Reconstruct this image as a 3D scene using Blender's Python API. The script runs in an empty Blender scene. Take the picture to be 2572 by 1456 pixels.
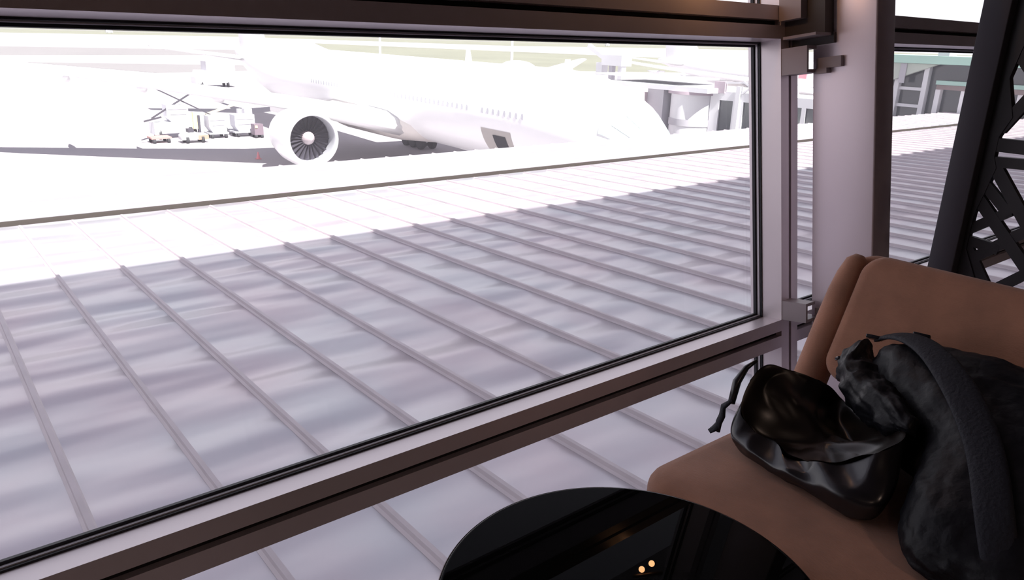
import bpy, bmesh, math, random
from mathutils import Vector, Matrix
random.seed(7)
C = bpy.context.scene
COL = C.collection
PI = math.pi

# ------------------------------------------------------------------ camera
EYE = 1.45                      # eye height above the lounge floor
f_px, W, H = 1894.0, 2572, 1456
Xc = Vector((2487, 558, -1894)).normalized()
Zc = Vector((175, 5649, 1894)).normalized()
Zc = (Zc - Xc * Zc.dot(Xc)).normalized()
Yc = Zc.cross(Xc)
M = Matrix((Xc, Yc, Zc))
cd = bpy.data.cameras.new('camera'); cam = bpy.data.objects.new('camera', cd); COL.objects.link(cam)
cam.matrix_world = Matrix.Translation((0, 0, EYE)) @ M.to_4x4()
cd.sensor_width = 36.0; cd.lens = 36.0 * f_px / W
cd.clip_start = 0.02; cd.clip_end = 6000
C.camera = cam
# ------------------------------------------------------------------ world, sun, exposure
C.view_settings.view_transform = 'Standard'; C.view_settings.look = 'None'
C.cycles.sample_clamp_indirect = 80.0
C.view_settings.exposure = 0.0; C.view_settings.gamma = 1.0; C.view_settings.use_curve_mapping = False
wd = bpy.data.worlds.new('sky'); C.world = wd; wd.use_nodes = True
nt = wd.node_tree; nt.nodes.clear()
o_ = nt.nodes.new('ShaderNodeOutputWorld'); bg = nt.nodes.new('ShaderNodeBackground')
tc = nt.nodes.new('ShaderNodeTexCoord'); sx = nt.nodes.new('ShaderNodeSeparateXYZ'); rp = nt.nodes.new('ShaderNodeValToRGB')
nt.links.new(tc.outputs['Generated'], sx.inputs[0]); nt.links.new(sx.outputs['Z'], rp.inputs['Fac'])
rp.color_ramp.elements[0].position = 0.0; rp.color_ramp.elements[0].color = (1.30, 1.26, 1.33, 1); e_ = rp.color_ramp.elements.new(.22); e_.color = (0.96, 0.93, 1.0, 1)
rp.color_ramp.elements[-1].position = 0.65; rp.color_ramp.elements[-1].color = (0.52, 0.51, 0.62, 1)
nt.links.new(rp.outputs['Color'], bg.inputs['Color']); bg.inputs['Strength'].default_value = 1.22
nt.links.new(bg.outputs[0], o_.inputs[0])
sd = bpy.data.lights.new('sun', 'SUN'); sun = bpy.data.objects.new('sun', sd); COL.objects.link(sun)
sd.energy = 16.0; sd.angle = math.radians(0.6); sd.color = (1.0, 0.965, 0.91)
sun.rotation_euler = Vector((0.10, 1.0, -1.2)).to_track_quat('-Z', 'Y').to_euler()

# ------------------------------------------------------------------ helpers
def mat(name, col, rough=0.5, metal=0.0, spec=0.5, noise=0.0, nscale=8.0, bump=0.0, bscale=60.0, emit=None, estr=0.0, coat=0.0, sheen=0.0, stretch=(1, 1, 1), col2=None):
    m = bpy.data.materials.new(name); m.use_nodes = True
    t = m.node_tree; b = t.nodes['Principled BSDF']
    b.inputs['Base Color'].default_value = (*col, 1); b.inputs['Roughness'].default_value = rough
    b.inputs['Metallic'].default_value = metal; b.inputs['Specular IOR Level'].default_value = spec
    b.inputs['Coat Weight'].default_value = coat; b.inputs['Sheen Weight'].default_value = sheen
    if emit: b.inputs['Emission Color'].default_value = (*emit, 1); b.inputs['Emission Strength'].default_value = estr
    if noise > 0 or bump > 0:
        co = t.nodes.new('ShaderNodeTexCoord'); mp = t.nodes.new('ShaderNodeMapping')
        mp.inputs['Scale'].default_value = stretch; t.links.new(co.outputs['Object'], mp.inputs['Vector'])
    if noise > 0:
        n = t.nodes.new('ShaderNodeTexNoise'); n.inputs['Scale'].default_value = nscale; n.inputs['Detail'].default_value = 5
        t.links.new(mp.outputs[0], n.inputs['Vector'])
        r = t.nodes.new('ShaderNodeValToRGB'); r.color_ramp.elements[0].position = 0.3; r.color_ramp.elements[1].position = 0.7
        c2 = col2 or [min(1, c * (1 + noise)) for c in col]; c1 = col if col2 else [c * (1 - noise) for c in col]
        r.color_ramp.elements[0].color = (*c1, 1); r.color_ramp.elements[1].color = (*c2, 1)
        t.links.new(n.outputs['Fac'], r.inputs['Fac']); t.links.new(r.outputs['Color'], b.inputs['Base Color'])
    if bump > 0:
        n2 = t.nodes.new('ShaderNodeTexNoise'); n2.inputs['Scale'].default_value = bscale; n2.inputs['Detail'].default_value = 3
        t.links.new(mp.outputs[0], n2.inputs['Vector'])
        bp = t.nodes.new('ShaderNodeBump'); bp.inputs['Strength'].default_value = bump; bp.inputs['Distance'].default_value = 0.01
        t.links.new(n2.outputs['Fac'], bp.inputs['Height']); t.links.new(bp.outputs[0], b.inputs['Normal'])
    return m

def glass_mat(name, tint, refl=0.06, veil=0.055):
    m = bpy.data.materials.new(name); m.use_nodes = True; t = m.node_tree; t.nodes.clear()
    o = t.nodes.new('ShaderNodeOutputMaterial'); mx = t.nodes.new('ShaderNodeMixShader')
    tr = t.nodes.new('ShaderNodeBsdfTransparent'); gl = t.nodes.new('ShaderNodeBsdfGlossy'); fr = t.nodes.new('ShaderNodeMapRange'); lw = t.nodes.new('ShaderNodeLayerWeight'); pw = t.nodes.new('ShaderNodeMath')
    tr.inputs[0].default_value = (*tint, 1); gl.inputs['Roughness'].default_value = 0.0; pw.operation = 'POWER'; pw.inputs[1].default_value = 4.0; lw.inputs['Blend'].default_value = .5; t.links.new(lw.outputs['Facing'], pw.inputs[0]); t.links.new(pw.outputs[0], fr.inputs['Value']); fr.inputs['To Min'].default_value = refl * .5; fr.inputs['To Max'].default_value = .35
    t.links.new(fr.outputs[0], mx.inputs[0]); t.links.new(tr.outputs[0], mx.inputs[1]); t.links.new(gl.outputs[0], mx.inputs[2])
    du = t.nodes.new('ShaderNodeBsdfTranslucent'); du.inputs[0].default_value = (1, .98, 1, 1); m2 = t.nodes.new('ShaderNodeMixShader'); m2.inputs[0].default_value = veil  # translucent share lifts the blacks outside, standing in for bloom haze
    t.links.new(mx.outputs[0], m2.inputs[1]); t.links.new(du.outputs[0], m2.inputs[2]); t.links.new(m2.outputs[0], o.inputs[0]); return m

def obj(name, bm, m, parent=None, smooth=False, label=None):
    me = bpy.data.meshes.new(name); bmesh.ops.recalc_face_normals(bm, faces=bm.faces); bm.to_mesh(me); bm.free()
    if m: me.materials.append(m)
    if smooth:
        for p in me.polygons: p.use_smooth = True
        if smooth != 'all':
            me.set_sharp_from_angle(angle=math.radians(40))
    o = bpy.data.objects.new(name, me); COL.objects.link(o)
    if parent:
        o.parent = parent; o.matrix_parent_inverse = parent.matrix_world.inverted()
    if label: o['label'] = label
    return o
def tag(o, label, cat, group=None, kind=None):
    o['label'] = label; o['category'] = cat
    if group: o['group'] = group
    if kind: o['kind'] = kind
    return o
def thing(name, label, cat, loc=(0, 0, 0), group=None):
    o = bpy.data.objects.new(name, None); COL.objects.link(o); o.location = loc
    o.matrix_world = Matrix.Translation(loc)
    return tag(o, label, cat, group)
def struct(o): o['kind'] = 'structure'; return o

def box(bm, lo, hi, T=None):
    vs = []
    for x in (lo[0], hi[0]):
        for y in (lo[1], hi[1]):
            for z in (lo[2], hi[2]):
                p = Vector((x, y, z)); vs.append(bm.verts.new(T(p) if T else p))
    for q in ((0, 1, 3, 2), (4, 6, 7, 5), (0, 4, 5, 1), (2, 3, 7, 6), (0, 2, 6, 4), (1, 5, 7, 3)):
        bm.faces.new([vs[i] for i in q])
    return vs
def prism(bm, pts, a, b, T):
    """pts: 2D outline; a,b: extrusion range; T(u,v,w)->Vector"""
    r0 = [bm.verts.new(T(p[0], p[1], a)) for p in pts]; r1 = [bm.verts.new(T(p[0], p[1], b)) for p in pts]
    n = len(pts); bm.faces.new(r0); bm.faces.new(list(reversed(r1)))
    for i in range(n): bm.faces.new([r0[i], r1[i], r1[(i + 1) % n], r0[(i + 1) % n]])
def tube(bm, pts, rads, n=16, cap=True, squash=None):
    """sweep circles along points"""
    pts = [Vector(p) for p in pts]; rings = []
    if not hasattr(rads, '__len__'): rads = [rads] * len(pts)
    prev = None
    for i, p in enumerate(pts):
        d = (pts[min(i + 1, len(pts) - 1)] - pts[max(i - 1, 0)]).normalized()
        if prev is None:
            a = d.cross(Vector((0, 0, 1)));  a = a if a.length > .01 else d.cross(Vector((1, 0, 0)))
        else: a = prev - d * prev.dot(d)
        a.normalize(); prev = a; b = d.cross(a)
        sa, sb = squash if squash else (1, 1)
        rings.append([bm.verts.new(p + (a * math.cos(2 * PI * k / n) * sa + b * math.sin(2 * PI * k / n) * sb) * rads[i]) for k in range(n)])
    for r, s in zip(rings, rings[1:]):
        for k in range(n): bm.faces.new([r[k], r[(k + 1) % n], s[(k + 1) % n], s[k]])
    if cap: bm.faces.new(rings[0]); bm.faces.new(rings[-1])
    return rings
def lathe(bm, prof, n=48, T=lambda p: p, closed=False):
    """prof: list of (r, h) around local z"""
    rings = []
    for r, h in prof:
        if r < 1e-5: rings.append([bm.verts.new(T(Vector((0, 0, h))))])
        else: rings.append([bm.verts.new(T(Vector((r * math.cos(2 * PI * k / n), r * math.sin(2 * PI * k / n), h)))) for k in range(n)])
    for a, b in zip(rings, rings[1:]):
        for k in range(n):
            k2 = (k + 1) % n
            q = [a[k % len(a)], a[k2 % len(a)], b[k2 % len(b)], b[k % len(b)]]
            q = list(dict.fromkeys(q))
            if len(q) > 2: bm.faces.new(q)
def bevel(o, w, seg=3):
    m = o.modifiers.new('bevel', 'BEVEL'); m.width = w; m.segments = seg; m.limit_method = 'ANGLE'
    for p in o.data.polygons: p.use_smooth = True
    return o
def bar(bm, a, b, w, t, up=Vector((0, 0, 1))):
    a = Vector(a); b = Vector(b); d = (b - a).normalized(); s = d.cross(up)
    if s.length < 1e-4: s = d.cross(Vector((1, 0, 0)))
    s.normalize(); u = s.cross(d)
    vs = []
    for p in (a, b):
        for i, j in ((-1, -1), (1, -1), (1, 1), (-1, 1)): vs.append(bm.verts.new(p + s * (w / 2 * i) + u * (t / 2 * j)))
    for q in ((0, 1, 2, 3), (7, 6, 5, 4), (0, 4, 5, 1), (1, 5, 6, 2), (2, 6, 7, 3), (3, 7, 4, 0)): bm.faces.new([vs[i] for i in q])
def B(): return bmesh.new()

# ------------------------------------------------------------------ materials
alu = mat('champagne_aluminium', (0.80, 0.73, 0.76), 0.38, 0.48, 0.5, noise=.03, nscale=3)
rubber = mat('black_rubber', (0.012, 0.012, 0.018), 0.5)
bead = mat('bright_bead', (0.75, 0.73, 0.78), 0.3, 0.2)
groove_m = mat('groove_black', (0.01, 0.009, 0.01), 0.7)
colpaint = mat('column_paint', (0.92, 0.82, 0.88), 0.36, 0.4, noise=.02, nscale=2)
steel_br = mat('bracket_paint', (0.40, 0.35, 0.37), 0.45)
glass = glass_mat('window_glass', (0.96, 0.965, 0.97))
roof_m = mat('roof_metal', (0.5, 0.48, 0.52), 0.29, 0.55, 0.7)
seam_m = mat('seam_metal', (0.58, 0.51, 0.545), 0.45, 0.1, 0.5, noise=.08, nscale=4)
gutter_m = mat('gutter_brown', (0.036, 0.026, 0.019), 0.7)
concrete = mat('apron_concrete', (0.36, 0.335, 0.36), 0.85, noise=.07, nscale=0.05)
grass_m = mat('dry_grass', (0.185, 0.19, 0.145), 0.95, noise=.12, nscale=0.02)
asphalt = mat('runway_asphalt', (0.21, 0.20, 0.205), 0.9, noise=.06, nscale=0.02)
tree_m = mat('distant_foliage', (0.12, 0.12, 0.15), 0.95, noise=.3, nscale=0.05)
white_p = mat('aircraft_white', (0.84, 0.84, 0.85), 0.35, 0, 0.5, coat=.2)
white_b = mat('bridge_white', (0.66, 0.66, 0.69), 0.5, noise=.03, nscale=.5)
grey_b = mat('bridge_grey', (0.42, 0.41, 0.45), 0.55)
dark_glass = mat('dark_glazing', (0.035, 0.045, 0.055), 0.12, 0, 0.6)
floor_m = mat('floor_stone', (0.36, 0.31, 0.29), 0.5, noise=.08, nscale=3)
ceil_m = mat('ceiling_dark', (0.12, 0.105, 0.10), 0.8)
wall_m = mat('wall_dark', (0.22, 0.17, 0.165), 0.8, noise=.05, nscale=2)
ext_m = mat('exterior_cladding', (0.45, 0.44, 0.44), 0.7)

# roof sheet: slow cross waves (oil canning) as bump plus faint stains
def wavy_roof(m):
    t = m.node_tree; b = t.nodes['Principled BSDF']
    co = t.nodes.new('ShaderNodeTexCoord')
    def nz(scale, sx_, sy_, det, dist=0):
        mp = t.nodes.new('ShaderNodeMapping'); mp.inputs['Scale'].default_value = (sx_, sy_, 1); t.links.new(co.outputs['Object'], mp.inputs[0])
        n = t.nodes.new('ShaderNodeTexNoise'); n.inputs['Scale'].default_value = scale; n.inputs['Detail'].default_value = det; n.inputs['Distortion'].default_value = dist
        t.links.new(mp.outputs[0], n.inputs['Vector']); return n
    n = nz(1.0, .7, 3.0, .3, .08); n3 = nz(5.0, .8, 1.3, 2)
    ad = t.nodes.new('ShaderNodeMath'); ad.operation = 'MULTIPLY_ADD'; ad.inputs[1].default_value = 0.02
    t.links.new(n3.outputs['Fac'], ad.inputs[0]); t.links.new(n.outputs['Fac'], ad.inputs[2])
    bp = t.nodes.new('ShaderNodeBump'); bp.inputs['Strength'].default_value = 1.0; bp.inputs['Distance'].default_value = 0.11
    t.links.new(ad.outputs[0], bp.inputs['Height']); t.links.new(bp.outputs[0], b.inputs['Normal'])
    n2 = nz(0.9, 1, 1, 6)
    r = t.nodes.new('ShaderNodeValToRGB'); r.color_ramp.elements[0].position = .36; r.color_ramp.elements[1].position = .66
    r.color_ramp.elements[0].color = (0.58, 0.495, 0.545, 1); r.color_ramp.elements[1].color = (0.535, 0.545, 0.59, 1)
    t.links.new(n2.outputs['Fac'], r.inputs['Fac']); t.links.new(r.outputs[0], b.inputs['Base Color'])
wavy_roof(roof_m)

# ------------------------------------------------------------------ leaning glass facade
LEAN = math.radians(9.33)
UV = Vector((0, math.sin(LEAN), math.cos(LEAN))); NV = Vector((0, math.cos(LEAN), -math.sin(LEAN)))
F0 = Vector((0, 1.70, EYE))
def fp(x, u, n): return F0 + Vector((x, 0, 0)) + UV * u + NV * n
MX0, MX1 = 2.634, 2.747             # the mullion
BAY = 3.45
RB, RT = -1.172, -1.0586            # bottom rail
TB, TT = 0.0234, 0.1417              # top transom
UB, UTOP = -1.78, 1.62              # bottom and top of the curtain wall
DEP = 0.088
def hprof(u0, u1, g0, g1):          # horizontal profile section in (u, n), groove in the front face
    return [(u0, 0), (g0, 0), (g0, .032), (g1, .032), (g1, 0), (u1, 0), (u1, DEP), (u1 - .012, DEP), (u1 - .012, .15), (u0 + .012, .15), (u0 + .012, DEP), (u0, DEP)]
def hrail(name, x0, x1, u0, u1, g0, g1, par):
    bm = B(); prism(bm, hprof(u0, u1, g0, g1), x0, x1, lambda u, n, x: fp(x, u, n)); o = obj(name, bm, alu, par)
    bm = B(); box(bm, (x0, g0, .026), (x1, g1, .031), lambda p: fp(p.x, p.y, p.z)); obj('shadow_groove', bm, groove_m, o, label='black recessed groove')
    return o
def gasket_frame(x0, x1, u0, u1, par):   # black gasket, bright bead, black gasket round one pane
    for nm, m, w, n0, n1 in (('inner_gasket', rubber, .005, .087, .096), ('glazing_bead', bead, .008, .096, .106), ('outer_gasket', rubber, .015, .108, .120)):
        bm = B(); T = lambda p: fp(p.x, p.y, p.z)
        box(bm, (x0, u0, n0), (x1, u0 + w, n1), T); box(bm, (x0, u1 - w, n0), (x1, u1, n1), T)
        box(bm, (x0, u0 + w, n0), (x0 + w, u1 - w, n1), T); box(bm, (x1 - w, u0 + w, n0), (x1, u1 - w, n1), T)
        obj(nm, bm, m, par)
def mullion(x0, x1, name):
    bm = B(); g0, g1 = x0 + .052, x0 + .068
    pts = [(x0, 0), (g0, 0), (g0, .032), (g1, .032), (g1, 0), (x1, 0), (x1, DEP), (x1 - .012, DEP), (x1 - .012, .15), (x0 + .012, .15), (x0 + .012, DEP), (x0, DEP)]
    prism(bm, pts, UB, UTOP, lambda x, n, u: fp(x, u, n)); o = obj(name, bm, alu); struct(o)
    bm = B(); box(bm, (g0, UB + .02, .026), (g1, UTOP - .02, .031), lambda p: fp(p.x, p.y, p.z)); obj('shadow_groove', bm, groove_m, o)
    return o
mullion(MX0, MX1, 'trim_1'); mullion(MX0 - BAY, MX1 - BAY, 'trim_2'); mullion(MX0 + BAY, MX1 + BAY, 'trim_3'); mullion(MX0 - 2 * BAY, MX1 - 2 * BAY, 'trim_5')
for i, xl in enumerate((MX1 - BAY, MX1, MX1 - 2 * BAY)):
    xr = xl + BAY - (MX1 - MX0)
    w = bpy.data.objects.new('window_%d' % (i + 1), None); COL.objects.link(w); struct(w)
    hrail('bottom_rail', xl, xr, RB, RT, -1.1241, -1.104, w)
    hrail('top_transom', xl, xr, TB, TT, .0717, .0909, w)
    hrail('sill_rail', xl, xr, UB, UB + .1, UB + .04, UB + .056, w)
    hrail('head_rail', xl, xr, UTOP - .1, UTOP, UTOP - .06, UTOP - .044, w)
    for nm, u0, u1 in (('lower_pane', UB + .1, RB), ('main_pane', RT, TB), ('upper_pane', TT, UTOP - .1)):
        gasket_frame(xl, xr, u0, u1, w)
        bm = B(); box(bm, (xl + .005, u0 + .004, .123), (xr - .005, u1 - .004, .131), lambda p: fp(p.x, p.y, p.z)); obj(nm, bm, glass, w)

# column leaning with the facade
bm = B()
T = lambda p: fp(p.x, p.y, p.z)
box(bm, (2.72, -1.49, -.320), (2.852, 1.6, -.078), T)
co = bevel(obj('steel_column', bm, colpaint), .006, 2)
tag(co, 'pale pinkish grey rectangular steel column leaning outward behind the tan chair', 'column')

# brackets tying the mullion to the column
def bracket(u0, u1, label, flip=False):
    r = thing('facade_bracket', label, 'bracket', fp(2.69, u0, -.06))
    bm = B(); box(bm, (2.636, u0, -.105), (2.648, u1, 0), T); box(bm, (2.648, u0, -.105), (2.735, u0 + .012, 0), T)
    box(bm, (2.648, u1 - .012, -.105), (2.70, u1, 0), T); box(bm, (2.648, u0 + .012, -.012), (2.70, u1 - .012, 0), T); obj('channel', bm, steel_br, r)
    ue = u1 if flip else u0
    bm = B(); box(bm, (2.69, ue - .006, -.15), (2.72, ue + .012, -.10), T); box(bm, (2.70, ue + .012, -.2), (2.7195, ue + .05, -.105), T); obj('arm_plate', bm, steel_br, r)
    bm = B(); lathe(bm, [(0, 0), (.014, 0), (.014, .016), (.006, .016), (.006, .03), (0, .03)], 12, lambda p: fp(2.69 + p.x, u0 + .014 + p.z, -.05 + p.y)); obj('bolt', bm, bead, r, label='bright bolt head')
bracket(-1.0576, -.981, 'small grey steel bracket between window mullion and column at the lower rail')
bracket(-.11, -.0136, 'dark steel bracket hanging under the top transom beside the column')
r = thing('transom_connector', 'dark bulky connector joining the top transom to the column top', 'bracket', fp(2.7, .0244, -.1))
bm = B(); box(bm, (2.66, .0244, -.16), (2.719, .224, -.002), T); box(bm, (2.705, -.012, -.17), (2.7195, .0244, -.004), T); obj('housing', bm, mat('connector_dark', (.06, .05, .05), .5), r)
bm = B(); box(bm, (2.62, .084, -.09), (2.66, .184, -.002), T); box(bm, (2.60, .0144, -.16), (2.72, .0239, -.03), T); obj('flange', bm, steel_br, r)

# ------------------------------------------------------------------ the lounge shell
bm = B(); box(bm, (-4.6, -6, -.3), (9, 1.36, 0)); struct(obj('floor', bm, floor_m))
bm = B(); box(bm, (-4.8, -6.2, 3.02), (9.2, 1.88, 3.3)); struct(obj('ceiling', bm, ceil_m))
bm = B(); box(bm, (-4.8, -6.2, -.3), (9.2, -6, 3.02)); struct(obj('wall_back', bm, wall_m))
bm = B(); box(bm, (-4.8, -6, -.3), (-4.6, 1.36, 3.02)); struct(obj('wall_left', bm, wall_m))
bm = B(); box(bm, (9, -6, -.3), (9.2, 1.36, 3.02)); struct(obj('wall_right', bm, wall_m))
# outer strips of facade beyond the three bays (closed cladding) and the overhanging main roof
bm = B()
box(bm, (-30, UB, 0), (MX0 - 2 * BAY, UTOP, .14), T); box(bm, (MX1 + BAY, UB, 0), (34, UTOP, .14), T); struct(obj('wall_front', bm, ext_m))
bm = B(); box(bm, (-30, -8, 3.32), (40, 3.0, 4.4)); struct(obj('trim_4', bm, ext_m))
bm = B(); box(bm, (-30, 1.0, -9), (40, 1.30, -.32)); struct(obj('wall_outside', bm, ext_m))

# added lounge lamps, out of view, for warm interior fill
warm = mat('warm_fill_lamp', (1, .6, .3), .5, emit=(1.0, .50, .24), estr=30)
bulb_m = mat('reflection_bulb', (1, .6, .3), .5, emit=(1.0, .50, .22), estr=130)
brass = mat('dark_bronze', (.05, .035, .03), .4, .6)
def downlight(x, y, lab, power=10):
    r = thing('fill_lamp', lab, 'ceiling lamp', (x, y, 3.0), 'added warm fill lights in the lounge ceiling')
    bm = B(); lathe(bm, [(.05, .02), (.07, .02), (.07, -.005), (.05, -.005), (.05, .02)], 24, lambda p: p + Vector((x, y, 3.0))); obj('trim_ring', bm, brass, r)
    bm = B(); lathe(bm, [(0, .005), (.05, .005), (.05, .012), (0, .012)], 24, lambda p: p + Vector((x, y, 3.0))); obj('diffuser', bm, warm, r)
    l = bpy.data.lights.new('fill_light', 'SPOT'); l.energy = power; l.color = (1, .72, .58); l.spot_size = 2.4; l.spot_blend = .6; l.shadow_soft_size = .05
    lo = bpy.data.objects.new('fill_light', l); COL.objects.link(lo); lo.location = (x, y, 2.98); lo.parent = r; lo.matrix_parent_inverse = r.matrix_world.inverted()
downlight(1.0, -2.2, 'added warm fill downlight in the dark ceiling behind the camera', 34)
downlight(-1.8, -1.8, 'added warm fill downlight in the dark ceiling left of the camera', 30)
downlight(4.6, -1.4, 'added warm fill downlight in the dark ceiling beyond the lattice screen', 16)
# added pendant, out of view, placed to mirror as warm spots in the table
pr = thing('reflection_pendant', 'added bronze pendant whose two bulbs give the warm spots in the table top', 'added lamp', (2.16, 1.69, 3.0))
bm = B(); tube(bm, [(2.16, 1.69, 3.018), (2.16, 1.69, 1.81)], .004, 8); obj('cord', bm, brass, pr)
bm = B(); tube(bm, [(2.10, 1.72, 1.805), (2.22, 1.66, 1.805)], .008, 8); obj('cross_bar', bm, brass, pr)
for dx, dz in ((-.026, .018), (.012, -.006)):
    bm = B(); bmesh.ops.create_uvsphere(bm, u_segments=16, v_segments=10, radius=.013, matrix=Matrix.Translation((2.16 + dx, 1.69 - dx * .5, 1.758 + dz))); obj('bulb', bm, bulb_m, pr, 'all')

# ------------------------------------------------------------------ black round table
tx, ty, tz = .837, .684, EYE - .9
tr = thing('round_table', 'round glossy black side table in front of the tan chair', 'table', (tx, ty, 0))
gloss = mat('black_gloss', (.003, .003, .003), .0, 0, .5); gloss.node_tree.nodes['Principled BSDF'].inputs['IOR'].default_value = 1.12
bm = B(); lathe(bm, [(0, -.018), (.322, -.018), (.331, -.012), (.333, -.004), (.331, -.001), (.328, 0), (.3265, 0), (0, 0)], 128, lambda p: p + Vector((tx, ty, tz))); obj('tabletop', bm, gloss, tr, True)
bm = B(); lathe(bm, [(.3334, -.015), (.3352, -.013), (.3352, -.004), (.3334, -.002), (.3334, -.015)], 128, lambda p: p + Vector((tx, ty, tz))); obj('edge_band', bm, mat('table_edge', (.22, .18, .19), .3, .6), tr, True)
bm = B(); lathe(bm, [(.028, .02), (.028, tz - .03), (.09, tz - .019)], 24, lambda p: p + Vector((tx, ty, 0))); obj('pedestal', bm, brass, tr, True)
bm = B(); lathe(bm, [(0, 0.001), (.21, .001), (.21, .012), (.05, .024), (0, .024)], 48, lambda p: p + Vector((tx, ty, 0))); obj('foot_plate', bm, brass, tr, True)

# ------------------------------------------------------------------ tan lounge chair
def fabric(name, col, sc=420):
    m = mat(name, col, .9, sheen=.25, noise=.16, nscale=9)
    t = m.node_tree; b = t.nodes['Principled BSDF']; co = t.nodes.new('ShaderNodeTexCoord')
    mp = t.nodes.new('ShaderNodeMapping'); mp.inputs['Scale'].default_value = (1, .18, 1); t.links.new(co.outputs['Object'], mp.inputs[0])
    n = t.nodes.new('ShaderNodeTexNoise'); n.inputs['Scale'].default_value = sc; t.links.new(mp.outputs[0], n.inputs['Vector'])
    bp = t.nodes.new('ShaderNodeBump'); bp.inputs['Strength'].default_value = .6; bp.inputs['Distance'].default_value = .003
    t.links.new(n.outputs['Fac'], bp.inputs['Height']); t.links.new(bp.outputs[0], b.inputs['Normal']); return m
tan = fabric('tan_fabric', (.41, .20, .128))
def rrect(x0, x1, y0, y1, r, n=8):
    pts = []
    for cx_, cy_, a in ((x1 - r, y1 - r, 0), (x0 + r, y1 - r, 90), (x0 + r, y0 + r, 180), (x1 - r, y0 + r, 270)):
        for k in range(n + 1):
            t_ = math.radians(a + 90 * k / n); pts.append((cx_ + r * math.cos(t_), cy_ + r * math.sin(t_)))
    return pts
def cushion(bm, x0, x1, y0, y1, z0, z1, rc, re, T=lambda p: p, dome=0.0, n=8):
    """rounded slab: rings of rounded rectangles"""
    rings = []
    prof = [(re * (1 - math.sin(t_)), z0 + re * (1 - math.cos(t_))) for t_ in [0, .4, .8, 1.2, PI / 2]]
    prof = [(re * (1 - math.sin(t_)), z0 + re * (1 - math.cos(t_))) for t_ in [0, .35, .7, 1.05, PI / 2]] + [(re * (1 - math.cos(t_)), z1 - re * (1 - math.sin(t_))) for t_ in [0, .35, .7, 1.05, PI / 2]]
    for ins, z in prof:
        rings.append([bm.verts.new(T(Vector((p[0], p[1], z)))) for p in rrect(x0 + ins, x1 - ins, y0 + ins, y1 - ins, max(rc - ins, .004), n)])
    for s in (.6, .25):      # inner rings of the top for the dome
        cx_, cy_ = (x0 + x1) / 2, (y0 + y1) / 2
        rings.append([bm.verts.new(T(Vector((cx_ + (p[0] - cx_) * s, cy_ + (p[1] - cy_) * s, z1 + dome * (1 - s * s))))) for p in rrect(x0 + re, x1 - re, y0 + re, y1 - re, max(rc - re, .004), n)])
    m_ = len(rings[0])
    for a, b in zip(rings, rings[1:]):
        for k in range(m_): bm.faces.new([a[k], a[(k + 1) % m_], b[(k + 1) % m_], b[k]])
    bm.faces.new(rings[0]); bm.faces.new(rings[-1])
def lounge_chair(origin_x, y0, y1, m, label, seat_z=.42, rot=None):
    ch = thing('lounge_chair', label, 'chair', (origin_x + .4, (y0 + y1) / 2, 0))
    ox = origin_x
    bm = B(); cushion(bm, ox, ox + .80, y0 + .06, y1 - .07, seat_z - .13, seat_z, .10, .045, dome=.004); obj('seat', bm, m, ch, 'all')
    # reclined back cushion: local x across the thickness, slab stands on its edge
    rec = math.radians(26); ca, sa = math.cos(rec), math.sin(rec)
    def TB_(p):   # p.x along the height, p.y along the width, p.z thickness (0 front)
        bow = .05 * ((p.y - (y0 + y1) / 2) / ((y1 - y0) / 2)) ** 2
        hx = p.x; tx_ = -p.z - bow * .6
        return Vector((ox + .815 + hx * sa - tx_ * ca * -1 * -1 + 0, p.y, seat_z + .055 + hx * ca - p.z * sa * -1 * -1 * -1))
    def TB2(p):
        bow = .045 * ((p.y - (y0 + y1) / 2) / ((y1 - y0) / 2)) ** 2
        X_ = ox + .82 + p.x * sa + (p.z) * ca * -1 - bow; Z_ = seat_z + .045 + p.x * ca + p.z * sa
        return Vector((X_, p.y, Z_))
    bm = B(); cushion(bm, 0.025, .435, y0 + .09, y1 - .09, -.09, 0, .07, .035, TB2, dome=.008, n=10); obj('backrest', bm, m, ch, 'all')
    bm = B(); cushion(bm, .085, .452, y0, y1, -.16, -.085, .10, .035, TB2, n=10); obj('back_shell', bm, m, ch, 'all')
    for s, ya, yb in (('l', y1 - .10, y1), ('r', y0, y0 + .10)):
        bm = B()
        pts = [TB2(Vector((h_, (ya + yb) / 2, -.07 + .0 * h_))) for h_ in (-.16, -.08, 0, .1, .2, .3, .36, .41, .43)]
        rr = [.04, .05, .052, .052, .052, .050, .045, .034, .015]
        tube(bm, pts, rr, 20, squash=(1.0, 1.15)); obj('side_bolster', bm, m, ch, 'all')
    leg = mat('chair_leg', (.03, .022, .02), .4)
    for lx, ly in ((ox + .08, y0 + .14), (ox + .08, y1 - .15), (ox + .72, y0 + .14), (ox + .72, y1 - .15)):
        bm = B(); tube(bm, [(lx, ly, 0.001), (lx, ly, seat_z - .131)], [.012, .02], 12); obj('leg', bm, leg, ch, True)
    return ch
lounge_chair(1.295, .0, 1.165, tan, 'tan fabric lounge chair by the window with black bags on its seat', EYE - 1.03)

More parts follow.
